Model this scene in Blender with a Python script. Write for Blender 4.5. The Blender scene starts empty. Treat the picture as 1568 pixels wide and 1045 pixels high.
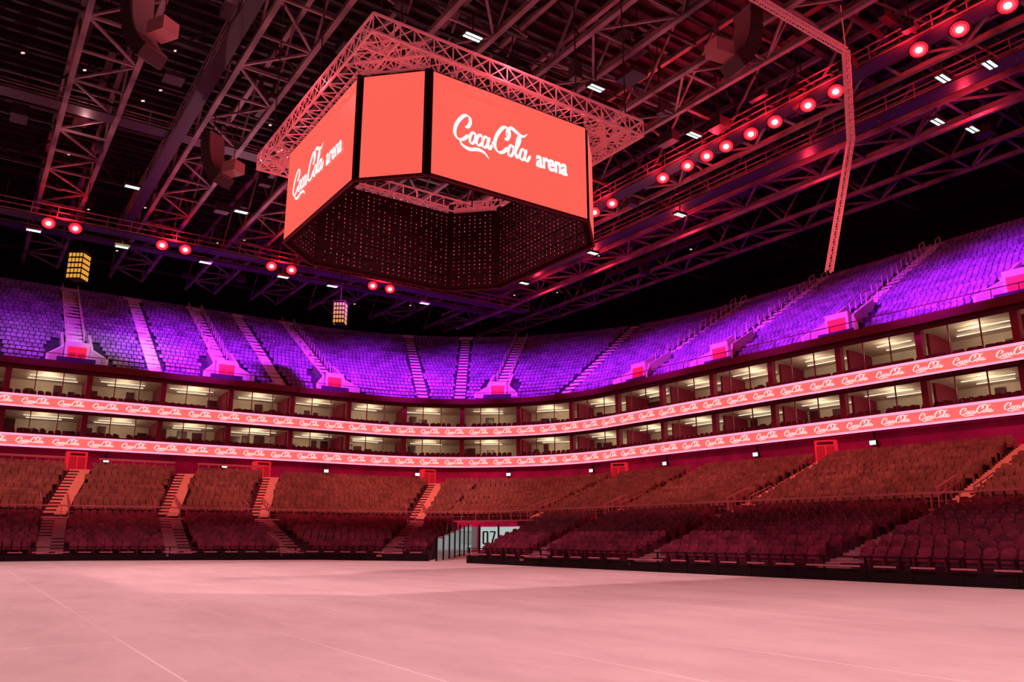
import bpy, math, random
import numpy as np
from mathutils import Vector, Matrix
random.seed(7); np.random.seed(7)
sc = bpy.context.scene
try:
    sc.view_settings.view_transform = 'Standard'
    sc.view_settings.look = 'None'
except Exception: pass

# ------------------------------------------------------------------ plan frame
E = np.array([0.82, 0.572]); D = np.array([-0.572, 0.82])   # across / along the hall
C = np.array([-4.4, 44.6])                                   # centre of the bowl
def W(s, t, z=0.0):
    p = C + s*E + t*D
    return (float(p[0]), float(p[1]), float(z))
EYE = 1.6

# ------------------------------------------------------------------ materials
def pmat(name, col, rough=0.6, metal=0.0, noise=0.0, scale=3.0, emit=None, estr=0.0, nosample=False, spec=0.25):
    m = bpy.data.materials.new(name); m.use_nodes = True
    nt = m.node_tree; b = nt.nodes['Principled BSDF']
    b.inputs['Base Color'].default_value = (*col, 1)
    b.inputs['Roughness'].default_value = rough
    b.inputs['Metallic'].default_value = metal
    b.inputs['Specular IOR Level'].default_value = spec
    if noise > 0:
        tc = nt.nodes.new('ShaderNodeTexCoord'); n = nt.nodes.new('ShaderNodeTexNoise')
        n.inputs['Scale'].default_value = scale; n.inputs['Detail'].default_value = 3
        r = nt.nodes.new('ShaderNodeValToRGB')
        r.color_ramp.elements[0].position = 0.3; r.color_ramp.elements[1].position = 0.7
        r.color_ramp.elements[0].color = (*[c*(1-noise) for c in col], 1)
        r.color_ramp.elements[1].color = (*[min(1, c*(1+noise)) for c in col], 1)
        nt.links.new(tc.outputs['Object'], n.inputs['Vector'])
        nt.links.new(n.outputs['Fac'], r.inputs['Fac'])
        nt.links.new(r.outputs['Color'], b.inputs['Base Color'])
    if emit:
        b.inputs['Emission Color'].default_value = (*emit, 1)
        b.inputs['Emission Strength'].default_value = estr
    if nosample:
        try: m.cycles.emission_sampling = 'NONE'
        except Exception: pass
    return m
def emat(name, col, s, ns=False):
    return pmat(name, (0.02, 0.02, 0.02), 0.5, emit=col, estr=s, nosample=ns)

M_floor = bpy.data.materials.new('pink_concrete'); M_floor.use_nodes = True
def build_floor_mat(m):
    nt = m.node_tree; b = nt.nodes['Principled BSDF']; L = nt.links.new
    tc = nt.nodes.new('ShaderNodeTexCoord')
    mp = nt.nodes.new('ShaderNodeMapping'); mp.inputs['Rotation'].default_value = (0, 0, math.radians(-34.9))
    L(tc.outputs['Object'], mp.inputs['Vector'])
    n1 = nt.nodes.new('ShaderNodeTexNoise'); n1.inputs['Scale'].default_value = 0.5; n1.inputs['Detail'].default_value = 10; n1.inputs['Roughness'].default_value = 0.72
    mp2 = nt.nodes.new('ShaderNodeMapping'); mp2.inputs['Scale'].default_value = (1.0, 0.4, 1)
    L(mp.outputs['Vector'], mp2.inputs['Vector']); L(mp2.outputs['Vector'], n1.inputs['Vector'])
    r = nt.nodes.new('ShaderNodeValToRGB')
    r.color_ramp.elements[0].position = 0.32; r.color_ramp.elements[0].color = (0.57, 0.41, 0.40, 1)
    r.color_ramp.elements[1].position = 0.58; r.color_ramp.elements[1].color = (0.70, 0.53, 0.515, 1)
    L(n1.outputs['Fac'], r.inputs['Fac'])
    br = nt.nodes.new('ShaderNodeTexBrick'); br.offset = 0.0
    br.inputs['Scale'].default_value = 1.0; br.inputs['Brick Width'].default_value = 2.4; br.inputs['Row Height'].default_value = 14.0
    br.inputs['Mortar Size'].default_value = 0.018; br.inputs['Mortar Smooth'].default_value = 0.2
    br.inputs['Color1'].default_value = (0, 0, 0, 1); br.inputs['Color2'].default_value = (0, 0, 0, 1); br.inputs['Mortar'].default_value = (1, 1, 1, 1)
    L(mp.outputs['Vector'], br.inputs['Vector'])
    n2 = nt.nodes.new('ShaderNodeTexNoise'); n2.inputs['Scale'].default_value = 0.12
    L(mp.outputs['Vector'], n2.inputs['Vector'])
    mr = nt.nodes.new('ShaderNodeMapRange'); mr.inputs[1].default_value=.40; mr.inputs[2].default_value=.56; mr.inputs[3].default_value=0.0; mr.inputs[4].default_value=.75
    L(n2.outputs['Fac'], mr.inputs[0])
    mx = nt.nodes.new('ShaderNodeMix'); mx.data_type = 'RGBA'
    ml = nt.nodes.new('ShaderNodeMath'); ml.operation = 'MULTIPLY'
    L(br.outputs['Color'], ml.inputs[0]); L(mr.outputs[0], ml.inputs[1]); L(ml.outputs[0], mx.inputs['Factor'])
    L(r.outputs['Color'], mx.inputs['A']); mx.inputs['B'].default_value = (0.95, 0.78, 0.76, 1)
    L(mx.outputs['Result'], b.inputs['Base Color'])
    b.inputs['Roughness'].default_value = 0.65
    b.inputs['Specular IOR Level'].default_value = 0.25
build_floor_mat(M_floor)

M_deck   = pmat('roof_deck', (0.065, 0.034, 0.038), 0.8, noise=0.4, scale=0.5)
M_steel  = pmat('truss_steel', (0.24, 0.13, 0.145), 0.5, 0.2, noise=0.65, scale=0.35)
M_steel_d= pmat('dark_steel', (0.042, 0.020, 0.025), 0.5, 0.2)
M_pinktruss = pmat('aluminium_truss_glow', (0.85, 0.34, 0.38), 0.4, 0.2, emit=(0.9, 0.18, 0.23), estr=0.12, nosample=True)  # pink tint and slight emission stand in for coloured light on the trusses
M_screen = emat('led_screen', (0.93, 0.115, 0.085), 1.05)
M_white  = emat('white_letters', (1, 1, 1), 1.2, True)
M_rwhite = emat('ribbon_letters', (1, 0.70, 0.72), 1.1, True)
M_black  = pmat('black_housing', (0.02, 0.008, 0.01), 0.7, spec=.1)
M_mesh   = pmat('screen_back', (0.030, 0.0035, 0.007), 0.9, spec=.03)
M_dot    = emat('led_dots', (1.0, 0.14, 0.12), 0.65, True)
M_conc   = pmat('terrace_concrete', (0.085, 0.013, 0.03), 0.8, noise=0.3, scale=0.8)
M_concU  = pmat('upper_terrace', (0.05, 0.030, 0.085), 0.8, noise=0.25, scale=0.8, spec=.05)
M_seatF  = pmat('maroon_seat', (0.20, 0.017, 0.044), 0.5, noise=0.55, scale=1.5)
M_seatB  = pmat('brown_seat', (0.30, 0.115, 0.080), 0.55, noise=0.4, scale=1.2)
M_seatU  = pmat('violet_lit_seat', (0.27, 0.15, 0.46), 0.5, noise=0.45, scale=0.8, spec=.12)  # greyish seats, purple of the wash light put into their base colour
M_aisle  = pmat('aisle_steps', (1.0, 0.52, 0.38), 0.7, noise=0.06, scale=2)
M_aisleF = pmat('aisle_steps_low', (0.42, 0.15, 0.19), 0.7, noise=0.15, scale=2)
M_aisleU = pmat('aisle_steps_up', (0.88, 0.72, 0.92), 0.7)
M_wallred= pmat('red_wall', (0.80, 0.02, 0.25), 0.6, noise=0.25, scale=0.5)
M_black_wall = pmat('black_wall', (0.014, 0.004, 0.013), 0.9, spec=.05)
M_ribbon = emat('led_ribbon', (1.0, 0.13, 0.12), 1.15)
M_strip  = emat('ribbon_strip', (1.0, 0.20, 0.32), 2.2)
M_rim    = pmat('rim_maroon', (0.15, 0.010, 0.028), 0.5)
M_cream  = pmat('suite_cream', (0.66, 0.56, 0.42), 0.7, noise=0.1, scale=1)
M_slab   = pmat('suite_slab', (0.17, 0.018, 0.045), 0.7)
M_dkglass= pmat('suite_dark_glass', (0.09, 0.02, 0.03), 0.3)
M_column = pmat('suite_column', (0.30, 0.018, 0.06), 0.5)
M_lamp   = emat('warm_light', (1.0, 0.85, 0.62), 1.3, True)
M_redlamp= emat('red_lamp', (1.0, 0.015, 0.045), 1.0, True)
M_redmid = emat('red_lamp_mid', (1.0, 0.06, 0.09), 1.6, True)
M_redcore= emat('red_lamp_core', (1.0, 0.45, 0.45), 2.5, True)
M_whitelamp = emat('white_lamp', (0.80, 1.0, 0.92), 1.3, True)
M_rail   = pmat('rail_pink', (0.70, 0.22, 0.28), 0.4, 0.2)
M_reddoor= pmat('red_door_glow', (0.75, 0.02, 0.05), 0.5, emit=(1, 0.02, 0.05), estr=0.45, nosample=True)  # emission stands in for red light on the portal boxes and doors
M_reddoor2= pmat('red_door_panel_glow', (0.5, 0.015, 0.035), 0.5, emit=(1, 0.02, 0.05), estr=0.18, nosample=True)  # dimmer panels, red light also put in as emission
M_whitewall = pmat('white_parapet', (0.8, 0.62, 0.76), 0.6)
M_gold   = emat('gold_lantern', (1.0, 0.45, 0.06), 0.8, True)
M_speaker= pmat('speaker', (0.06, 0.025, 0.03), 0.6)
M_speaker_l= pmat('speaker_face', (0.22, 0.08, 0.09), 0.6)
M_speaker_b= pmat('speaker_box', (0.50, 0.18, 0.20), 0.6)
M_gateg  = pmat('gate_glass', (0.20, 0.26, 0.26), 0.15, emit=(0.75, 0.95, 0.95), estr=0.06, nosample=True)  # glass given a faint glow of its own
M_gatel  = emat('gate_sign', (0.70, 0.82, 0.80), 0.6)

# ------------------------------------------------------------------ mesh builder
class MB:
    def __init__(s): s.v=[]; s.f=[]; s.m=[]
    def quad(s,a,b,c,d,m=0):
        n=len(s.v); s.v+= [tuple(a),tuple(b),tuple(c),tuple(d)]; s.f.append((n,n+1,n+2,n+3)); s.m.append(m)
    def hexa(s,p,m=0):
        n=len(s.v); s.v+=[tuple(q) for q in p]
        for f in ((0,3,2,1),(4,5,6,7),(0,1,5,4),(1,2,6,5),(2,3,7,6),(3,0,4,7)):
            s.f.append(tuple(n+i for i in f)); s.m.append(m)
    def beam(s,p0,p1,w,h=None,m=0):
        p0=Vector(p0); p1=Vector(p1); h=h or w
        d=(p1-p0)
        if d.length<1e-6: return
        d.normalize(); up=Vector((0,0,1))
        if abs(d.z)>0.98: up=Vector((E[0],E[1],0))
        x=d.cross(up).normalized(); y=x.cross(d).normalized()
        x=x*w/2; y=y*h/2
        s.hexa([p0-x-y,p0+x-y,p1+x-y,p1-x-y,p0-x+y,p0+x+y,p1+x+y,p1-x+y],m)
    def box(s,c,ax,ay,dx,dy,dz,m=0):
        c=Vector(c); X=Vector((ax[0],ax[1],0))*dx/2; Y=Vector((ay[0],ay[1],0))*dy/2; Z=Vector((0,0,dz))
        b=[c-X-Y,c+X-Y,c+X+Y,c-X+Y]; s.hexa(b+[q+Z for q in b],m)
    def cyl(s,p0,p1,r,n=10,m=0,r1=None):
        p0=Vector(p0);p1=Vector(p1);d=(p1-p0).normalized(); r1=r if r1 is None else r1
        up=Vector((0,0,1)) if abs(d.z)<.9 else Vector((1,0,0))
        x=d.cross(up).normalized(); y=x.cross(d).normalized(); k=len(s.v)
        for i in range(n):
            a=2*math.pi*i/n; o=x*math.cos(a)+y*math.sin(a)
            s.v.append(tuple(p0+o*r)); s.v.append(tuple(p1+o*r1))
        for i in range(n):
            j=(i+1)%n; s.f.append((k+2*i,k+2*j,k+2*j+1,k+2*i+1)); s.m.append(m)
        s.f.append(tuple(k+2*i for i in range(n))); s.m.append(m)
        s.f.append(tuple(k+2*i+1 for i in range(n))); s.m.append(m)
    def obj(s,name,mats,parent=None):
        me=bpy.data.meshes.new(name); me.from_pydata(s.v,[],s.f)
        for m in mats: me.materials.append(m)
        me.polygons.foreach_set('material_index',s.m); me.update()
        o=bpy.data.objects.new(name,me); sc.collection.objects.link(o)
        if parent: o.parent=parent
        return o
def empty(name):
    e=bpy.data.objects.new(name,None); sc.collection.objects.link(e); return e

# ------------------------------------------------------------------ ring curves
def rr(S,T,R):
    cx,cy=S-R,T-R
    def f(u):
        if u<1: return np.array([-50+(cx+50)*u, T])
        if u<2:
            a=(u-1)*math.pi/2; return np.array([cx+R*math.sin(a), cy+R*math.cos(a)])
        return np.array([S, cy-(cy+50)*(u-2)])
    return f
rM=rr(20.5,30,8); rB=rr(32.5,38.5,16)
def rP(off=0): return rr(35.3+off,44.5+off,20+off)
Ak=[(0,-51,24),(.32,-31,22.8),(.576,-15,19.8),(.827,-1.5,12.8),(1,.3,9.5),(1.5,3,6),(2.056,3.4,1.5),(2.569,4.9,-21.7),(3,6,-51)]
def rA(u):
    return np.array([np.interp(u,[k[0] for k in Ak],[k[1] for k in Ak]), np.interp(u,[k[0] for k in Ak],[k[2] for k in Ak])])
def lerp_ring(a,b,f): return lambda u:(1-f)*a(u)+f*b(u)
def pt(r,u,z): p=r(u); return W(p[0],p[1],z)
def us(u0,u1,n): return [u0+(u1-u0)*i/n for i in range(n+1)]
def strip(mb,r0,z0,r1,z1,ul,m=0):
    for a,b in zip(ul[:-1],ul[1:]):
        mb.quad(pt(r0,a,z0),pt(r0,b,z0),pt(r1,b,z1),pt(r1,a,z1),m)
def arc_pts(r,u0,u1,spacing,phase=0.0,n=500):
    ul=np.linspace(u0,u1,n); P=np.array([pt(r,u,0)[:2] for u in ul])
    d=np.r_[0,np.cumsum(np.linalg.norm(np.diff(P,axis=0),axis=1))]
    out=[]; x=phase
    while x<d[-1]:
        u=float(np.interp(x,d,ul)); q=np.array([np.interp(x,d,P[:,0]),np.interp(x,d,P[:,1])])
        q2=np.array([np.interp(min(x+.3,d[-1]),d,P[:,0]),np.interp(min(x+.3,d[-1]),d,P[:,1])])
        q1=np.array([np.interp(max(x-.3,0),d,P[:,0]),np.interp(max(x-.3,0),d,P[:,1])])
        tg=q2-q1; tg/=np.linalg.norm(tg)
        out.append((u,q,tg)); x+=spacing
    return out

# ------------------------------------------------------------------ seats
def seat_template(simple=False):
    v=[];f=[]
    def prism(outline, ya, yb, lean=0.0):
        n=len(v); k=len(outline)
        for (x,z) in outline: v.append((x,ya-lean*(z-.4),z))
        for (x,z) in outline: v.append((x,yb-lean*(z-.4),z))
        f.append(tuple(range(n,n+k))); f.append(tuple(range(n+2*k-1,n+k-1,-1)))
        for i in range(k):
            j=(i+1)%k; f.append((n+i,n+i+k,n+j+k,n+j))
    if simple:
        prism([(-.22,.25),(.22,.25),(.22,.62),(.16,.68),(-.16,.68),(-.22,.62)],-.2,-.14,.2)
        prism([(-.2,.3),(.2,.3),(.2,.5),(-.2,.5)],-.10,-.02,.15)
    else:
        prism([(-.22,.35),(.22,.35),(.23,.70),(.19,.80),(.1,.84),(-.1,.84),(-.19,.80),(-.23,.70)],-.2,-.13,.22)
        prism([(-.2,.36),(.2,.36),(.21,.55),(.12,.62),(-.12,.62),(-.21,.55)],-.08,-.0,.12)
        prism([(-.26,.0),(-.23,.0),(-.23,.55),(-.26,.55)],-.16,.12)
    return np.array(v),f
def seats_obj(name, places, mat, simple=False):
    tv,tf=seat_template(simple); nv=len(tv); N=len(places)
    V=np.zeros((N,nv,3))
    for i,(q,z,fw) in enumerate(places):
        rt=np.array([fw[1],-fw[0]])
        V[i,:,0]=q[0]+tv[:,0]*rt[0]+tv[:,1]*fw[0]
        V[i,:,1]=q[1]+tv[:,0]*rt[1]+tv[:,1]*fw[1]
        V[i,:,2]=z+tv[:,2]
    F=[tuple(i*nv+k for k in f) for i in range(N) for f in tf]
    me=bpy.data.meshes.new(name); me.from_pydata(V.reshape(-1,3).tolist(),[],F); me.materials.append(mat)
    o=bpy.data.objects.new(name,me); sc.collection.objects.link(o); return o
AIS=[.14,.28,.42,.55,.68,.80,1.2,2.03,2.18,2.355,2.555,2.75,2.9]
AISU=[.12,.27,.41,.55,.773,.965,1.5,2.02,2.175,2.35,2.545,2.75]
AISV=[.66,.86,1.24,1.37,1.76]
AALL=AISU+AISV
def rows(r0,r1,z0,rise,n,u0,u1,aisles,places,spacing=.53,skip=None,aw=.75):
    for k in range(n):
        r=lerp_ring(r0,r1,(k+.45)/n)
        ap=[(a,np.array(pt(r,a,0)[:2])) for a in aisles]
        for u,q,tg in arc_pts(r,u0,u1,spacing,phase=random.uniform(.2,.7)):
            ok=True
            for a,p in ap:
                if abs(a-u)<.08 and np.linalg.norm(p-q)<aw: ok=False;break
            if skip and skip(u,q,k): ok=False
            if not ok: continue
            inn=np.array([tg[1],-tg[0]])
            places.append((q,z0+k*rise,inn))
def terrace(mb,r0,r1,z0,rise,n,ul,zbase=0,caps=True,m=0):
    for k in range(n):
        a=lerp_ring(r0,r1,k/n); b=lerp_ring(r0,r1,(k+1)/n)
        zl=z0+(k-1)*rise if k else zbase
        strip(mb,a,zl,a,z0+k*rise,ul,m); strip(mb,a,z0+k*rise,b,z0+k*rise,ul,m)
    if caps:
        for u in (ul[0],ul[-1]):
            for k in range(n):
                a=lerp_ring(r0,r1,k/n); b=lerp_ring(r0,r1,(k+1)/n); z=z0+k*rise
                mb.quad(pt(a,u,zbase),pt(b,u,zbase),pt(b,u,z),pt(a,u,z),m)
def aisle(mb,r0,r1,z0,rise,n,u,w=1.15,m=0,k0=0):
    for k in range(k0,n):
        for h in (0,1):
            fa=(k+h*.5)/n; fb=(k+1)/n if h else (k+.5)/n
            za=z0+k*rise; zt=za+.02+(rise*.5 if h else 0)
            pa=np.array(pt(lerp_ring(r0,r1,fa),u,0)[:2]); pb=np.array(pt(lerp_ring(r0,r1,fb),u,0)[:2])
            d=pb-pa; L=np.linalg.norm(d); d/=L; n2=np.array([d[1],-d[0]])
            c=(pa+pb)/2
            mb.box((c[0],c[1],za-(rise*.5 if not h else .02)),n2,d,w,L,zt-za+(rise*.5 if not h else .02),m)

# ------------------------------------------------------------------ floor
mb=MB()
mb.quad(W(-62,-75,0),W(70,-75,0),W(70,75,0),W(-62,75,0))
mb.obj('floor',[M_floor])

# ------------------------------------------------------------------ lower grandstand
NF,ZF,RF=12,0.35,0.21
NB_,ZB,RB=14,3.25,0.285
mb=MB()
UL1=us(0,1.5,90); UL2=us(2.056,3,50); ULA=us(0,3,180)
terrace(mb,rA,rM,ZF,RF,NF,UL1); terrace(mb,rA,rM,ZF,RF,NF,UL2)
rM2=rr(21.6,31.1,9.1)
strip(mb,rM,2.85,rM2,2.85,ULA,0)
strip(mb,rM,2.45,rM,2.85,ULA,0)
terrace(mb,rM2,rB,ZB,RB,NB_,ULA,zbase=2.85,caps=False)
rP0=rP(0.4)
strip(mb,rB,7.0,rP0,7.0,ULA,0)
for u in AIS:
    left=u<1.3
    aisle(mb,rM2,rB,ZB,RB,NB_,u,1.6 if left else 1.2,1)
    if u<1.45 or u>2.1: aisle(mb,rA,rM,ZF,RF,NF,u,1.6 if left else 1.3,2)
mb.obj('lower_grandstand',[M_conc,M_aisle,M_aisleF])

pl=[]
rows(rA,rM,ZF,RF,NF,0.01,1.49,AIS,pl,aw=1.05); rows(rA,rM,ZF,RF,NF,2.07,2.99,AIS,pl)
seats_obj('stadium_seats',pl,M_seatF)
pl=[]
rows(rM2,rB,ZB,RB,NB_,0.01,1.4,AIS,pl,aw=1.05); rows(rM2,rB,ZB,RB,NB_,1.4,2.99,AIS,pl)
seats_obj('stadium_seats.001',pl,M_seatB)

# front kerb barrier
mb=MB()
for ul in (UL1,UL2):
    off=lambda u: rA(u)+(np.array([0,-.25]) if u<1.6 else np.array([-.25,0]))
    strip(mb,off,0,off,.42,ul,0); strip(mb,off,.42,rA,.42,ul,0); strip(mb,rA,.0,rA,.42,ul,0)
    for u,q,tg in arc_pts(off,ul[0],ul[-1],1.6,.3):
        mb.beam((q[0],q[1],0),(q[0],q[1],.85),.06,m=0)
    for a,b in zip(ul[:-1],ul[1:]): mb.beam(pt(off,a,.85),pt(off,b,.85),.05,m=0)
    for u,q,tg in arc_pts(off,ul[0],ul[-1],1.3,.3):
        q=q+np.array([tg[1],-tg[0]])*.04
        mb.box((q[0],q[1],.50),tg,(tg[1],-tg[0]),.8,.03,.06,1)
mb.obj('floor_barrier',[M_black,M_rail])

# walkway guard rail
mb=MB()
ul=us(0,3,150)
for u,q,tg in arc_pts(rM,0,3,1.5,.2): mb.beam((q[0],q[1],2.85),(q[0],q[1],3.75),.06)
for a,b in zip(ul[:-1],ul[1:]):
    mb.beam(pt(rM,a,3.78),pt(rM,b,3.78),.10); mb.beam(pt(rM,a,3.35),pt(rM,b,3.35),.03); mb.beam(pt(rM,a,2.9),pt(rM,b,2.9),.04,.14)
for u in AIS:
    p=np.array(pt(rM2,u,0)[:2]); p0=np.array(pt(rM,u,0)[:2]); d=(p-p0)/np.linalg.norm(p-p0); n2=np.array([d[1],-d[0]])
    for sg in (-1,1):
        a=p+n2*sg*.95
        for k in range(4):
            b=a+d*.8*k; mb.beam((b[0],b[1],2.9+.27*k),(b[0],b[1],4.1+.27*k),.07)
        e=a+d*2.4
        for h in (4.1,3.7): mb.beam((a[0],a[1],h),(e[0],e[1],h+.8),.07)
mb.obj('guard_rail',[M_rail])

# back-of-stand fences
mb=MB()
for ua,ub in ((.57,.665),(.695,.785),(.43,.53)):
    for u,q,tg in arc_pts(rB,ua,ub,.9,.1):
        mb.beam((q[0],q[1],7.0),(q[0],q[1],8.1),.16,.06)
    ul=us(ua,ub,10)
    for a,b in zip(ul[:-1],ul[1:]):
        mb.beam(pt(rB,a,8.1),pt(rB,b,8.1),.12,.18); mb.beam(pt(rB,a,7.2),pt(rB,b,7.2),.05)
mb.obj('terrace_fence',[M_rail])

# lower portals
mb=MB()
for u in (.28,.55,.80,1.2,2.03,2.355,2.75):
    r=lerp_ring(rB,rP(0),.35)
    p=np.array(pt(r,u,0)[:2]); o=np.array(pt(rP(0),u,0)[:2]); d=(o-p)/np.linalg.norm(o-p); n2=np.array([d[1],-d[0]])
    c=p
    mb.box((c[0],c[1],7.0),n2,d,1.6,.9,1.8,0)
    f=c-d*.46
    for sg in (-.36,.36):
        g=f+n2*sg; mb.box((g[0],g[1],7.1),n2,d,.62,.03,1.25,1)
    g=f-d*.02; mb.box((g[0],g[1],8.45),n2,d,1.2,.04,.22,2)
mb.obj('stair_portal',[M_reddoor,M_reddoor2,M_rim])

# ------------------------------------------------------------------ entrance gate
mb=MB()
ulg=us(1.5,2.056,14)
strip(mb,rM,0,rM,2.85,ulg,0)
def offM(o): return lambda u: rM(u)-np.array([.707*o,.707*o])
r=offM(.12)
for a,b,mm in ((1.70,1.86,1),(1.88,2.03,1),(1.53,1.67,3)):
    strip(mb,r,.25,r,2.35,us(a,b,4),mm)
for u in (1.53,1.69,1.87,2.035):
    p=pt(offM(.2),u,0); mb.beam(p,(p[0],p[1],2.6),.12,m=2)
g=arc_pts(offM(.2),1.70,1.86,.1,0); q,tg=g[len(g)//2][1],g[len(g)//2][2]
def bar(x0,z0,x1,z1):
    a=q+tg*x0; b=q+tg*x1; mb.beam((a[0],a[1],z0),(b[0],b[1],z1),.12,m=2)
bar(-.7,.8,-.7,1.9); bar(-.2,.8,-.2,1.9); bar(-.7,1.9,-.2,1.9); bar(-.7,.8,-.2,.8); bar(.1,1.9,.7,1.9); bar(.7,1.9,.3,.8)
pa=np.array(pt(rA,1.5,0)[:2]); pb=np.array(pt(rM,1.62,0)[:2])
dd=pb-pa; L=np.linalg.norm(dd); dd/=L; nn=np.array([dd[1],-dd[0]])
n=7
for i in range(n):
    a=pa+dd*(L*i/n)*.8+nn*.6; b=pa+dd*(L*(i+.9)/n)*.8+nn*.6; h=1.4+1.2*i/n
    mb.quad((a[0],a[1],.1),(b[0],b[1],.1),(b[0],b[1],h),(a[0],a[1],h),3)
    mb.beam((a[0],a[1],0),(a[0],a[1],h+.1),.09,m=2); mb.beam((a[0],a[1],h),(b[0],b[1],h+.1),.06,m=4)
mb.obj('entrance_gate',[M_wallred,M_gatel,M_black,M_gateg,M_rail])

# ------------------------------------------------------------------ suites / ribbons
mbs=MB()
rin=rP(0.0); rf=rP(-.15); rbk=rP(5.5)
LV=[(10.0,13.0),(13.6,16.85)]
ULS=us(0,3,200)
wall=MB()
strip(wall,rP(.6),7.0,rP(.6),9.44,ULS,0)
wall.obj('wall_concourse',[M_wallred])
fl=MB()
for u,q,tg in arc_pts(rP(.3),.05,2.95,11,3.0):
    inn=np.array([tg[1],-tg[0]]); c=q+inn*.2
    fl.box((c[0],c[1],8.3),tg,inn,.6,.25,.4,0)
    e=c+inn*.14; fl.box((e[0],e[1],8.34),tg,inn,.5,.03,.32,1)
    fl.beam((q[0],q[1],8.6),(q[0],q[1],9.4),.08,m=0)
fl.obj('concourse_floodlight',[M_steel_d,M_whitelamp])
cols=arc_pts(rin,0,3,6.7,(-12.9+50)%6.7)
fill_spots=[]
for li,(z0,z1) in enumerate(LV):
    strip(mbs,rf,z0-.55,rbk,z0-.55,ULS,0)
    strip(mbs,rf,z0+.0,rbk,z0+.0,ULS,0)
    strip(mbs,rbk,z0,rbk,z1,ULS,1)
    strip(mbs,rP(.6),z1-.02,rbk,z1-.45,ULS,1)
    strip(mbs,rP(.55),z1-.3,rP(.55),z1+.1,ULS,0)
    for i,(u,q,tg) in enumerate(cols):
        inn=np.array([tg[1],-tg[0]]); c=q-inn*.9
        mbs.box((c[0],c[1],z0),tg,inn,.5,.5,z1-z0,2)
        c=q-inn*3.8
        mbs.box((c[0],c[1],z0),tg,inn,.2,3.4,z1-z0-.25,2)
        for j in range(5):
            cc=q-inn*(5.3)+tg*(.8+1.25*j+random.uniform(-.2,.2))
            if random.random()<.55:
                mbs.box((cc[0],cc[1],z0),tg,inn,random.uniform(.5,1.2),.2,random.uniform(1.6,2.5),3)
        cc=q-inn*3.0+tg*3.3
        mbs.box((cc[0],cc[1],z0),tg,inn,random.uniform(2,4),.7,1.0,3)
        for j in (0,1):
            cc=q-inn*(2.6+1.5*j)+tg*(3.35+random.uniform(-.5,.5))
            mbs.box((cc[0],cc[1],z1-.42-.05*j),tg,inn,random.uniform(2.5,4.4),.14,.05,4)
        if .3<u<2.8:
            cc=q-inn*2.6+tg*3.35; fill_spots.append((cc[0],cc[1],z1-1.0))
        for j in (1,2):
            cc=q-inn*.7+tg*2.23*j; mbs.beam((cc[0],cc[1],z0),(cc[0],cc[1],z1),.08,m=2)
mbs.obj('suite_balconies',[M_slab,M_cream,M_column,M_dkglass,M_lamp])
pl=[]
for z0,z1 in LV:
    for off,dz in ((.75,.25),(1.65,.45)):
        for u,q,tg in arc_pts(rP(off),.02,2.98,.62,.3):
            if random.random()<.85: pl.append((q,z0+dz,np.array([tg[1],-tg[0]])))
seats_obj('balcony_seats',pl,M_slab)

mb=MB()
strip(mb,rf,16.9,rf,17.55,ULS,0); strip(mb,rf,16.9,rP(1.2),16.9,ULS,0); strip(mb,rf,17.55,rP(.3),17.55,ULS,0)
for a,b in zip(ULS[:-1],ULS[1:]): mb.beam(pt(rP(.1),a,18.3),pt(rP(.1),b,18.3),.06,m=0)
for u,q,tg in arc_pts(rP(.1),0,3,1.8): mb.beam((q[0],q[1],17.5),(q[0],q[1],18.3),.04,m=0)
mb.obj('balcony_parapet',[M_rim])

# ---- script logo strokes
def cat(pts,n=6):
    P=[np.array(p,float) for p in pts]; P=[2*P[0]-P[1]]+P+[2*P[-1]-P[-2]]; out=[]
    for i in range(1,len(P)-2):
        for k in range(n):
            t=k/n; a,b,c,d=P[i-1:i+3]
            out.append(.5*((2*b)+(-a+c)*t+(2*a-5*b+4*c-d)*t*t+(-a+3*b-3*c+d)*t**3))
    out.append(P[-2]); return out
def ell(cx,cy,rx,ry,sl=.25):
    return [(cx+rx*math.cos(a)+sl*ry*math.sin(a),cy+ry*math.sin(a)) for a in np.linspace(.6,.6+2*math.pi,10)]
bigC=[(1.62,1.35),(1.95,1.42),(2.25,1.85),(2.15,2.35),(1.6,2.42),(.95,1.9),(.45,1.15),(.35,.45),(.75,.02),(1.4,.12),(2.05,.65)]
STR=[(bigC,.42,.12),(ell(2.60,.52,.34,.55),.34,.10),
     ([(3.75,.85),(3.62,1.08),(3.25,.8),(3.1,.28),(3.38,-.02),(3.88,.35)],.36,.10),
     (ell(4.22,.52,.34,.55),.34,.10),([(4.82,1.12),(4.58,.45),(4.66,.03),(4.9,.08),(5.15,.5)],.36,.10),
     ([(5.1,.66),(5.6,.78)],.26,.26),
     ([(.9,.02),(1.3,-.42),(2.2,-.62),(3.2,-.42),(4.1,-.50),(4.75,-.95)],.34,.08),
     ([(p[0]*1.02+5.15,p[1]*1.08) for p in bigC],.44,.12),
     ([(7.0,1.8),(7.15,2.4),(7.75,2.75),(8.5,2.5),(9.3,2.3),(10.0,2.7)],.36,.08),
     (ell(7.68,.52,.34,.55),.34,.10),
     ([(8.15,.45),(8.6,1.15),(8.95,1.85),(8.85,2.18),(8.58,1.8),(8.34,.8),(8.42,.04),(8.82,.35)],.34,.10),
     (ell(9.28,.52,.34,.55),.34,.10),([(9.86,1.12),(9.62,.45),(9.70,.03),(9.98,.08),(10.4,.65)],.36,.10)]
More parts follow.
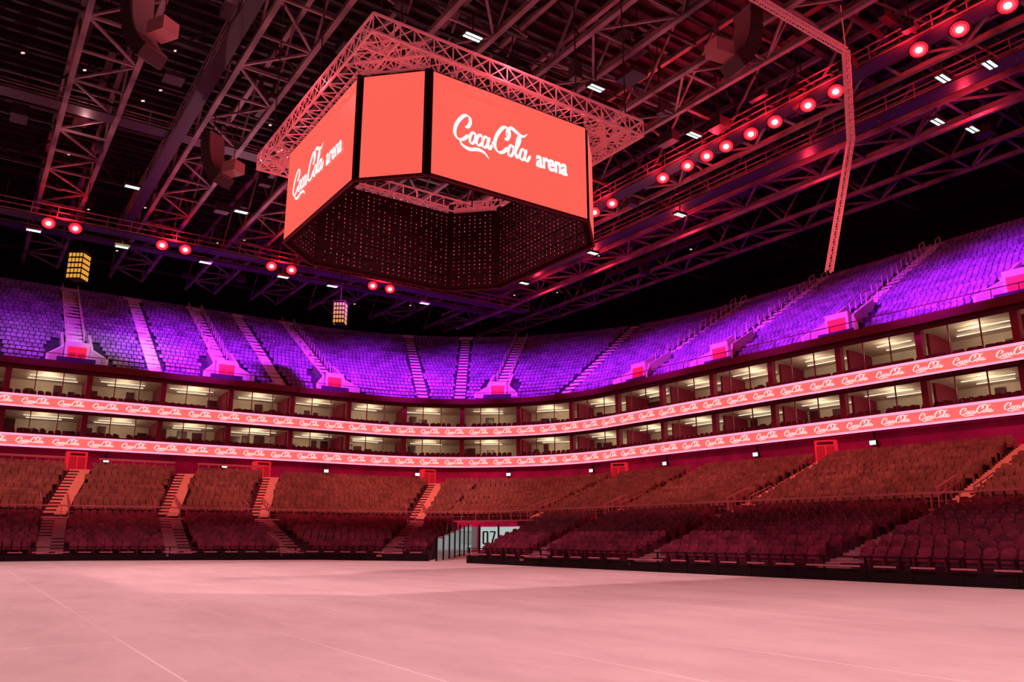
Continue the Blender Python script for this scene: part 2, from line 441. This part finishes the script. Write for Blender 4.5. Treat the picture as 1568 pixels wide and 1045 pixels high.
def logo_quads(n,bold=1.0):
    Q=[]
    for pts,wmax,wmin in STR:
        c=cat(pts,n); L=[]; R=[]
        for i,p in enumerate(c):
            a=c[max(i-1,0)]; b=c[min(i+1,len(c)-1)]; d=b-a; d=d/(np.linalg.norm(d)+1e-9)
            if wmax<.27: w=wmax
            elif pts[0][0] in (.9,7.0): w=wmin+(wmax-wmin)*math.sin(math.pi*min(1,i/(len(c)-1)))
            else: w=wmin+(wmax-wmin)*min(1,abs(-d[0]*.30-d[1]*.98))**1.1
            w*=bold
            if len(pts)>2:
                e=min(i,len(c)-1-i)/3.0; w*=min(1,.45+e)
            nn=np.array([-d[1],d[0]])*w/2; L.append(p+nn); R.append(p-nn)
        for i in range(len(c)-1): Q.append((L[i],L[i+1],R[i+1],R[i]))
    return Q
LQ=logo_quads(6,.98); LQs=logo_quads(2,1.1)

def ribbon(name,zc):
    mb=MB(); r0=rP(-.2); h=.42
    strip(mb,r0,zc-h,r0,zc+h,ULS,0)
    strip(mb,r0,zc+h,rP(-.3),zc+h+.18,ULS,1); strip(mb,rP(-.3),zc-h-.18,r0,zc-h,ULS,1)
    strip(mb,rP(-.3),zc+h+.18,rP(.3),zc+h+.18,ULS,2); strip(mb,rP(-.3),zc-h-.18,rP(.3),zc-h-.18,ULS,2)
    rr_=rP(-.24); sc_=.19
    for u,q,tg in arc_pts(rr_,.05,2.95,2.9,.5):
        for (a,b,c,d) in LQs:
            P=[]
            for p in (a,b,c,d):
                w=q+tg*((p[0]-5)*sc_*1.15); P.append((w[0],w[1],zc+(p[1]-.95)*sc_))
            mb.quad(*P,3)
    return mb.obj(name,[M_ribbon,M_strip,M_rim,M_rwhite])
ribbon('led_ribbon_board',9.95); ribbon('led_ribbon_board.001',13.55)

# ------------------------------------------------------------------ upper bowl
NU,ZU,RU=22,17.4,0.62
rU0=rP(1.0); rU1=rP(23)
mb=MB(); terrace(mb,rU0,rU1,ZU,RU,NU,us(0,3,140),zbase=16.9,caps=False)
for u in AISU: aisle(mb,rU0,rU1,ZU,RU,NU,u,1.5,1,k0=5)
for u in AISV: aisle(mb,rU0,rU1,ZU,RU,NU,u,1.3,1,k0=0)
mb.obj('upper_grandstand',[M_concU,M_aisleU])
pl=[]
def sk(u,q,k):
    if k<6:
        for a in AISU:
            if abs(a-u)<.07:
                p=np.array(pt(lerp_ring(rU0,rU1,(k+.45)/NU),a,0)[:2])
                if np.linalg.norm(p-q)<(3.2-.2*k): return True
    return False
rows(rU0,rU1,ZU,RU,NU,.01,2.99,AALL,pl,spacing=.50,skip=sk,aw=.9)
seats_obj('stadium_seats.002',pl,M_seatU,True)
mb=MB(); mr=MB()
for u in AISU:
    a=np.array(pt(rU0,u,0)[:2]); b=np.array(pt(rU1,u,0)[:2]); d=(b-a)/np.linalg.norm(b-a); n2=np.array([d[1],-d[0]])
    c=a+d*3.6
    mb.box((c[0],c[1],17.4),n2,d,2.2,2.6,2.9,0)
    f=c-d*1.32; mb.box((f[0],f[1],17.5),n2,d,1.7,.04,2.3,1)
    for x in (-.4,.4):
        f=c-d*1.36+n2*x; mb.box((f[0],f[1],17.5),n2,d,.65,.04,1.7,3)
    for sg in (-1,1):
        p0=c-d*2.6+n2*sg*2.6; p1=c-d*.9+n2*sg*1.3; p2=c+d*2.6+n2*sg*1.25
        for (x,y,h0,h1) in ((p0,p1,1.2,2.4),(p1,p2,2.6,4.6)):
            w=n2*.12
            mb.hexa([(*(x-w),17.4),(*(x+w),17.4),(*(y+w),17.4),(*(y-w),17.4),(*(x-w),17.4+h0),(*(x+w),17.4+h0),(*(y+w),17.4+h1),(*(y-w),17.4+h1)],0)
    for sg in (-1,1):
        for k in range(6,22):
            q=a+(b-a)*(k/22)+n2*sg*.82; z=ZU+k*RU
            mr.beam((q[0],q[1],z),(q[0],q[1],z+1.0),.08)
            if k<21 and k%2==0:
                q2=a+(b-a)*((k+1)/22)+n2*sg*.82; mr.beam((q[0],q[1],z+1.0),(q2[0],q2[1],z+RU+1.0),.09)
mb.obj('stair_vomitory',[M_whitewall,M_reddoor,M_rim,M_reddoor2])
mr.obj('stair_handrails',[M_whitewall])

# ------------------------------------------------------------------ dark walls + roof
mb=MB(); strip(mb,rP(23.1),31.2,rP(23.1),38,us(0,3,80),0); mb.obj('wall_upper',[M_black_wall])
mb=MB()
mb.quad(W(-75,-95,38),W(-75,80,38),W(75,80,38),W(75,-95,38),0)
t=-90
while t<75:
    mb.beam(W(-72,t,37.6),W(72,t,37.6),.30,.5,m=1); t+=1.25
mb.obj('ceiling',[M_deck,M_steel_d])

def box_truss(mb,s0,t0,s1,t1,z,wd,ht,bay,ch,wb,m=0):
    a=np.array([s0,t0],float); b=np.array([s1,t1],float); L=np.linalg.norm(b-a); d=(b-a)/L; n=np.array([d[1],-d[0]])*wd/2
    k=max(1,int(round(L/bay)))
    for sg in (-1,1):
        for zz in (z,z+ht):
            mb.beam(W(*(a+n*sg),zz),W(*(b+n*sg),zz),ch,m=m)
    for i in range(k):
        p=a+(b-a)*i/k; q=a+(b-a)*(i+1)/k; s=1 if i%2 else -1
        mb.beam(W(*(p+n*s),z),W(*(q-n*s),z),wb,m=m)
        mb.beam(W(*(p+n),z),W(*(p-n),z),wb,m=m)
        for sg in (-1,1):
            za,zb_=(z,z+ht) if (i%2) else (z+ht,z)
            mb.beam(W(*(p+n*sg),za),W(*(q+n*sg),zb_),wb,m=m)
mb=MB()
for s in (-44,-35,-26.5,-17.8,-9,-.5,7.5,15.3,24.2,33,42):
    box_truss(mb,s,-80,s,60,31.3,3.4,4.6,4.0,.34,.15)
for t in (-60,-44,-30,-17,-4,9,22,34,46,58):
    a,b=(-50,t),(50,t)
    for zz in (32.2,36.2): mb.beam(W(a[0],a[1],zz),W(b[0],b[1],zz),.28,m=1)
    for i in range(25):
        x=-50+4*i; z0,z1=(32.2,36.2) if i%2 else (36.2,32.2)
        mb.beam(W(x,t,z0),W(x+4,t,z1),.14,m=1)
for i in range(180):
    s=random.uniform(-45,45); t=random.uniform(-45,55); l=random.uniform(4,16)
    z=random.uniform(31.5,37)
    if random.random()<.5: mb.beam(W(s,t,z),W(s+l,t,z+random.uniform(-.3,.3)),random.choice([.1,.2,.5]),m=1)
    else: mb.beam(W(s,t,z),W(s,t+l,z),random.choice([.1,.2,.5]),m=1)
for i in range(70):
    s=random.uniform(-45,45); t=random.uniform(-30,55)
    mb.beam(W(s,t,31),W(s+random.choice([-4,4]),t+random.uniform(3,6),random.uniform(34,37)),.13,m=0)
for i in range(130):
    s=random.uniform(-42,40); t=random.uniform(-30,54); z=random.uniform(30.2,33)
    a=random.uniform(.4,1.3); mb.box(W(s,t,z),E,D,a,random.uniform(.4,1.8),random.uniform(.3,.9),1)
    mb.beam(W(s,t,z+.3),W(s,t,36),.06,m=1)
mb.obj('roof_truss',[M_steel,M_steel_d])

mb=MB()
def catwalk(s0,t0,s1,t1,z,w=1.4):
    a=np.array([s0,t0],float); b=np.array([s1,t1],float); L=np.linalg.norm(b-a); d=(b-a)/L; n=np.array([d[1],-d[0]])*w/2
    mb.beam(W(*a,z),W(*b,z),w,.12,m=1)
    for sg in(-1,1):
        for h in (.1,.6,1.1): mb.beam(W(*(a+n*sg),z+h),W(*(b+n*sg),z+h),.08,m=0)
        k=int(L/2)
        for i in range(k+1):
            p=a+(b-a)*i/k+n*sg; mb.beam(W(*p,z),W(*p,z+1.1),.06,m=0)
            if i%3==0: mb.beam(W(*p,z),W(*p,32),.06,m=1)
catwalk(-46,38,34,38,29.0); catwalk(-46,43,34,43,29.6)
catwalk(22.8,-60,22.8,40,31.0); catwalk(28,-60,28,44,30.2)
catwalk(-12,-50,-12,44,30.8,.9); catwalk(-30,20,22,20,31.2)
for t in range(-40,44,9):
    mb.beam(W(28,t,30.2),W(33,t+4,33),.22,m=0); mb.beam(W(28,t+8,30.2),W(33,t+4,33),.16,m=0)
    mb.beam(W(31,t,29.0),W(31,t+9,29.0),.26,m=0)
mb.obj('lighting_catwalk',[M_steel,M_steel_d])

# ------------------------------------------------------------------ roof lamps
def lamp_set(name,pts,r=.28):
    mb=MB()
    for (x,y,z) in pts:
        aim=Vector((-x*.35,-y*.35,-z)).normalized()
        p=Vector((x,y,z))
        mb.cyl(p-aim*.55,p,r*.65,14,0,r*1.12)
        mb.cyl(p,p+aim*.03,r,14,1)
        mb.cyl(p+aim*.03,p+aim*.05,r*.72,14,3)
        mb.cyl(p+aim*.05,p+aim*.07,r*.42,12,2)
        mb.beam(p-aim*.5,(x,y,z+1.4),.08,m=0)
        mb.beam(Vector((x,y,z+1.15))-Vector((E[0],E[1],0))*.6,Vector((x,y,z+1.15))+Vector((E[0],E[1],0))*.6,.22,.12,m=0)
    return mb.obj(name,[M_steel_d,M_redlamp,M_redcore,M_redmid])
redt=(12.5,11,8.6,2.4,-.3,-2.3,-4.2,-6.5,-8.6,-11.3,-13.4,-19,-21.4,-24,-27,-31)
red=[W(22.2,t,30.2) for t in redt]
lamp_set('stage_light_red',red,.52)
red2=[]
for s in (-26.5,-17.6,-8.2,2.3,13.6): red2+= [W(s-1,37.3,28.4),W(s+1.1,37.3,28.4)]
lamp_set('stage_light_red.001',red2,.54)
wh=[(-31.9,60.6,30),(-24.5,65.8,30),(-2.3,40.2,30),(5.5,45.6,30),(13.3,51.8,30),(30.1,49.9,30),(33.2,51,30),(27.6,44.5,30),(29.7,43,30)]
wh+=[W(s,38.0,27.7) for s in (-19.6,-12.5,-5,2.8,8.2,19.5)]
wh+=[W(28,t,29.6) for t in (30,18,6)]
mb=MB()
for (x,y,z) in wh:
    mb.box((x,y,z),E,D,1.3,.6,.22,0)
    for o in (-.15,.15):
        c=(x+D[0]*o,y+D[1]*o,z-.03); mb.box(c,E,D,1.1,.18,.03,1)
    mb.beam((x,y,z+.2),(x,y,z+1.6),.07,m=0)
mb.obj('floodlight',[M_steel_d,M_whitelamp])
mb=MB()
for t in redt[:14]:
    mb.beam(W(22.9,t+.2,31.6),W(23.9,t+.2,31.6),.14,.12)
for i in range(45):
    p=W(random.uniform(-45,42),random.uniform(0,56),random.uniform(29.5,35))
    mb.beam(p,(p[0]+.2,p[1],p[2]),.09,.09)
mb.obj('marker_lights',[emat('marker',(1,.5,.48),1.3,True)])

# ------------------------------------------------------------------ scoreboard
CS=np.array([-3.67,37.2])
def S3(s,t,z):
    p=CS+s*E+t*D; return (float(p[0]),float(p[1]),float(z))
sb=empty('scoreboard')
HS,HL=6.58,4.29; Z0,Z1=15.95,20.77
corners=[(-HL,-HS),(HL,-HS),(HS,-HL),(HS,HL),(HL,HS),(-HL,HS),(-HS,HL),(-HS,-HL)]
mbh=MB(); mbsn=MB(); mbd=MB()
for i in range(8):
    a=np.array(corners[i]); b=np.array(corners[(i+1)%8]); d=(b-a); L=np.linalg.norm(d); d=d/L
    inn=np.array([-d[1],d[0]])
    g=.06 if i%2==0 else .22
    p=a+d*g; q=b-d*g
    A=[S3(*(p),Z0),S3(*(q),Z0),S3(*(q+inn*.35),Z0),S3(*(p+inn*.35),Z0)]
    mbh.hexa(A+[(x,y,Z1) for x,y,_ in A],0)
    o=-inn*.02
    mbsn.quad(S3(*(p+o+d*.05),Z0+.06),S3(*(q+o-d*.05),Z0+.06),S3(*(q+o-d*.05),Z1-.06),S3(*(p+o+d*.05),Z1-.06),0)
    mbh.beam(S3(*(a+inn*.3),Z0),S3(*(a+inn*.3),Z1+.6),.22,m=0)
    mbh.beam(S3(*a,Z0-.05),S3(*b,Z0-.05),.10,m=1)
    for x in range(1,int(L/.9)):
        cc=p+inn*.37+d*(x*.9); mbh.beam(S3(*cc,Z0),S3(*cc,Z1),.035,m=2)
    for z in range(1,6): mbh.beam(S3(*(p+inn*.37),Z0+z*.8),S3(*(q+inn*.37),Z0+z*.8),.03,m=2)
    k=int(L/.36)
    for x in range(k):
        for z in range(19):
            if random.random()<.2: continue
            cc=p+inn*.39+d*(.3+x*(L-1)/max(k-1,1)); zz=Z0+.2+z*.24
            sz=.010+.016*random.random()
            mbd.quad(S3(*(cc-d*sz),zz-sz*1.8),S3(*(cc+d*sz),zz-sz*1.8),S3(*(cc+d*sz),zz+sz*1.8),S3(*(cc-d*sz),zz+sz*1.8),0)
mbh.obj('housing',[M_mesh,M_rim,M_black],sb); mbsn.obj('screens',[M_screen],sb); mbd.obj('inner_led_dots',[M_dot],sb)
mbl=MB()
def place_logo(orig2,xd,nrm,L):
    o=np.array(orig2); sx=.395; sy=.50
    def P(x,y):
        c=o+xd*x+nrm*.06; return S3(c[0],c[1],y)
    for (a,b,c,d) in LQ:
        mbl.quad(*[P(.122*L+p[0]*sx*L/8.58,17.92+p[1]*sy) for p in (a,b,c,d)],0)
cu=bpy.data.curves.new('t','FONT'); cu.body='arena'; cu.size=1.0; cu.resolution_u=6
to=bpy.data.objects.new('t',cu); sc.collection.objects.link(to)
bpy.context.view_layer.update(); dg=bpy.context.evaluated_depsgraph_get()
tm=bpy.data.meshes.new_from_object(to.evaluated_get(dg))
tv=[tuple(v.co) for v in tm.vertices]; tf=[tuple(p.vertices) for p in tm.polygons]
bpy.data.objects.remove(to)
tw=max(v[0] for v in tv)
def place_txt(orig2,xd,nrm,L):
    o=np.array(orig2); s=1.78/tw*L/8.58; n=0
    for dx in (-.035,0,.035):
        for dy in (-.02,.02):
            k=len(mbl.v); n+=1
            for v in tv:
                c=o+xd*(.638*L+(v[0]+dx)*s)+nrm*(.06+.002*n); mbl.v.append(S3(c[0],c[1],17.85+(v[1]+dy)*s*1.45))
            for f in tf: mbl.f.append(tuple(k+i for i in f)); mbl.m.append(0)
faces=[((-HL,-HS),np.array([1,0]),np.array([0,-1])),((-HS,HL),np.array([0,-1]),np.array([-1,0])),
       ((HL,HS),np.array([-1,0]),np.array([0,1])),((HS,-HL),np.array([0,1]),np.array([1,0]))]
for o,xd,nr in faces: place_logo(o,xd,nr,8.58); place_txt(o,xd,nr,8.58)
mbl.obj('lettering',[M_white],sb)
mbt=MB()
def lat(a,b,z,wd,ht,bay,ch,wb):
    a=np.array(a,float); b=np.array(b,float); L=np.linalg.norm(b-a); d=(b-a)/L; n=np.array([d[1],-d[0]])*wd/2; k=int(round(L/bay))
    for sg in(-1,1):
        for zz in(z,z+ht): mbt.beam(S3(*(a+n*sg),zz),S3(*(b+n*sg),zz),ch)
    for i in range(k+1):
        p=a+(b-a)*i/k
        mbt.beam(S3(*(p+n),z),S3(*(p-n),z),wb)
        for sg in(-1,1): mbt.beam(S3(*(p+n*sg),z),S3(*(p+n*sg),z+ht),wb)
        if i<k:
            q=a+(b-a)*(i+1)/k
            for s in (1,-1):
                mbt.beam(S3(*(p+n*s),z),S3(*(q-n*s),z),wb)
            mbt.beam(S3(*(p+n),z),S3(*(q+n),z+ht),wb); mbt.beam(S3(*(p-n),z+ht),S3(*(q-n),z),wb)
            mbt.beam(S3(*(p+n),z+ht),S3(*(q+n),z),wb)
FH=6.75
for a,b in (((-FH-.6,-FH),(FH+.6,-FH)),((FH,-FH-.6),(FH,FH+.6)),((FH+.6,FH),(-FH-.6,FH)),((-FH,FH+.6),(-FH,-FH-.6))):
    lat(a,b,20.95,1.2,.8,.9,.09,.045)
for a,b in (((-4.6,-FH),(-FH,-4.6)),((4.6,-FH),(FH,-4.6)),((4.6,FH),(FH,4.6)),((-4.6,FH),(-FH,4.6))):
    lat(a,b,20.95,.9,.6,.8,.08,.045)
mbt.obj('lattice_frame',[M_pinktruss],sb)
mbc=MB()
for s in (-5,5):
    for t in (-5,5):
        mbc.beam(S3(s,t,21),S3(s,t,31.5),.06); mbc.box(S3(s,t,24.5),E,D,.5,.5,.9)
for s in (-FH,FH):
    for t in (-FH,FH): mbc.beam(S3(s,t,21.7),S3(s,t,31.5),.05)
mbc.obj('hoist_cables',[M_steel_d],sb)

# ------------------------------------------------------------------ hanging bent truss
mb=MB()
path=[Vector((9.5,33.1,28.9)),Vector((19.4,40,28.9)),Vector((19.1,40,23.2)),Vector((17.1,40,15.4))]
def tube_truss(p0,p1,w,bay,ch,wb):
    d=(p1-p0); L=d.length; d.normalize(); up=Vector((0,0,1)) if abs(d.z)<.8 else Vector((0,1,0))
    x=d.cross(up).normalized()*w/2; y=x.cross(d).normalized()*w/2
    cs=[x+y,x-y,-x-y,-x+y]
    for c in cs: mb.beam(p0+c,p1+c,ch)
    k=int(L/bay)
    for i in range(k):
        a=p0+d*L*i/k; b=p0+d*L*(i+1)/k
        for j in range(4):
            mb.beam(a+cs[j],b+cs[(j+1)%4],wb); mb.beam(a+cs[j],a+cs[(j+1)%4],wb)
for a,b in zip(path[:-1],path[1:]): tube_truss(a,b,.28,.45,.07,.04)
for p in (path[1],path[0]): mb.beam(p,(p[0],p[1],32),.05)
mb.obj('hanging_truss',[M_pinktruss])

# ------------------------------------------------------------------ line-array speakers
def line_array(name,x,y,ztop,dirx,n=14,w=1.5):
    mb=MB(); p=Vector((x,y,ztop))
    f=Vector((dirx,-.45,0)).normalized(); sdv=Vector((-f.y,f.x,0))
    for i in range(n):
        ang=math.radians(2+ (i/n)**1.6*55)
        dn=Vector((0,0,-1))*math.cos(ang)+f*math.sin(ang); out=dn.cross(sdv).normalized()
        h=.36; q=p+dn*h
        X=sdv*w/2; Y=out*.42; g=dn*.05
        mb.hexa([p-X-Y,p+X-Y,p+X+Y,p-X+Y,q-X-Y*.85-g,q+X-Y*.85-g,q+X+Y*.85-g,q-X+Y*.85-g],0)
        mb.hexa([p-X*.9+Y,p+X*.9+Y,p+X*.9+Y*1.08,p-X*.9+Y*1.08,q-X*.9+Y*.86,q+X*.9+Y*.86,q+X*.9+Y*.95,q-X*.9+Y*.95],1)
        p=q
    mb.beam((x,y,ztop),(x,y,32),.07); mb.beam((x-.6,y,ztop+.1),(x+.6,y,ztop+.1),.14)
    c=Vector((x,y,ztop))+f*2.2; mb.box((c.x,c.y,ztop-3.4),(f.x,f.y),(sdv.x,sdv.y),1.2,1.0,.8,2)
    mb.beam((c.x,c.y,ztop-2.6),(c.x,c.y,32),.05)
    mb.obj(name,[M_speaker,M_speaker_l,M_speaker_b])
line_array('line_array_speaker',-20.2,36.5,30.2,1)
line_array('line_array_speaker.001',-21.5,51,29.5,1,12)
line_array('line_array_speaker.002',13.2,38,30.0,-1,12)

for i,(x,y,z,zt) in enumerate(((-18.3,80,23.4,31),(-36.3,62,22.3,31))):
    mb=MB(); w,h=1.2,2.3
    for a in range(5):
        for b in range(4):
            for c in ((0,-1),(0,1),(-1,0),(1,0)):
                zz=z+a*.46
                off=(b-1.5)*.3
                if c[0]==0: mb.box((x+off,y+c[1]*w/2,zz),(1,0),(0,1),.2,.05,.3,0)
                else: mb.box((x+c[0]*w/2,y+off,zz),(0,1),(1,0),.2,.05,.3,0)
    for sx in(-1,1):
        for sy in(-1,1): mb.beam((x+sx*w/2,y+sy*w/2,z-.1),(x+sx*w/2,y+sy*w/2,z+h+.1),.08,m=1)
    mb.box((x,y,z+h),(1,0),(0,1),w+.1,w+.1,.1,1); mb.box((x,y,z-.05),(1,0),(0,1),w*.9,w*.9,h,1); mb.beam((x,y,z+h),(x,y,zt),.06,m=1)
    mb.obj('hanging_lantern' if i==0 else 'hanging_lantern.001',[M_gold,M_black])

# ------------------------------------------------------------------ lights
def spot(name,loc,tgt,col,pw,ang=90,blend=.8,rad=.4):
    l=bpy.data.lights.new(name,'SPOT'); l.color=col; l.energy=pw; l.spot_size=math.radians(ang); l.spot_blend=blend; l.shadow_soft_size=rad
    o=bpy.data.objects.new(name,l); sc.collection.objects.link(o); o.location=loc
    o.rotation_euler=(Vector(tgt)-Vector(loc)).to_track_quat('-Z','Y').to_euler(); return o
def point(name,loc,col,pw,rad=.3):
    l=bpy.data.lights.new(name,'POINT'); l.color=col; l.energy=pw; l.shadow_soft_size=rad
    o=bpy.data.objects.new(name,l); sc.collection.objects.link(o); o.location=loc; return o
for i,(s,t) in enumerate([(-24,-48),(-4,-44),(-24,-28),(-4,-26),(-24,-8),(-4,-8),(-26,8),(-10,4)]):
    spot('floor_wash',W(s,t,29),W(s,t,0),(1,.60,.63),15800 if t<-20 else 13800,86,.7,.3)
rW=rr(4,14,4)
for u in (.35,.6,.85,1.2,1.7,2.15,2.35,2.55,2.8):
    a=pt(rW,u,29.2); b=pt(lerp_ring(rM,rB,.55),u,5)
    spot('stand_wash',a,b,(1,.28,.28),23000 if u<1.5 else 17500,41,1.0,.3)
for i,u in enumerate((.25,.50,.72,.92,1.15,1.4,1.65,1.9,2.12,2.3,2.48,2.7)):
    a=pt(rP(-14),u,28); b=pt(rP(7.5),u,20.6)
    spot('purple_wash',a,b,(.62,.03,1.0),(56000 if u>.6 else 20000)*random.uniform(.7,1.25),47,1.0,.3)
spot('white_wash',pt(rP(-12),.56,29),pt(rP(8),.63,20),(.75,1,.35),7500,34,.9,.3)
spot('white_wash',pt(rP(-12),.40,29),pt(rP(7),.48,20),(.80,.6,.60),5500,34,.9,.3)
for u in (.3,.75,1.2,1.7,2.2,2.5,2.8):
    a=pt(rP(-.6),u,18.2); b=W(0,5,36); spot('roof_fill_spot',a,b,(1,.42,.46),5600 if u<1 else 3900,80,.8,.2)  # added fill spots aimed up to light the roof, no fixture modelled
for s,t in ((-14,0),(-18,22),(6,12),(-26,-12),(-30,30)):
    point('roof_fill_point',W(s,t,30.6),(1,.48,.5),140,.1)  # added fill points that lighten the roof steel
for t in redt[:15]: point('red_glow',W(21.7,t+.6,30.4),(1,.02,.05),480,.05)
for t in (30,20,8,-6,-18): point('red_glow',W(30,t,29.6),(1,.03,.07),450,.05)  # added points without lamps, turn the catwalk beams red
for s in (-17.5,-8.2,2.3,13.6): point('red_glow',W(s,36.6,28.9),(1,.02,.05),480,.05)
for s,t in ((0,-9),(-9,0),(0,9),(9,0)):
    point('frame_fill_point',S3(s,t,22.6),(1,.18,.22),380,.05)  # added red points that light the scoreboard lattice
for p in fill_spots: point('suite_fill_point',p,(1,.78,.56),random.uniform(65,120),.06)  # added points in mid-air, brighten the suite back walls

w=bpy.data.worlds.new('world'); sc.world=w; w.use_nodes=True
w.node_tree.nodes['Background'].inputs[0].default_value=(.5,.05,.18,1); w.node_tree.nodes['Background'].inputs[1].default_value=.13

cam=bpy.data.cameras.new('camera'); co=bpy.data.objects.new('camera',cam); sc.collection.objects.link(co)
co.location=(0,0,EYE); co.rotation_euler=(math.radians(90+13.96),0,0); cam.lens=27.47; cam.sensor_width=36; cam.clip_end=500
sc.camera=co
print('faces',sum(len(o.data.polygons) for o in sc.objects if o.type=='MESH'))
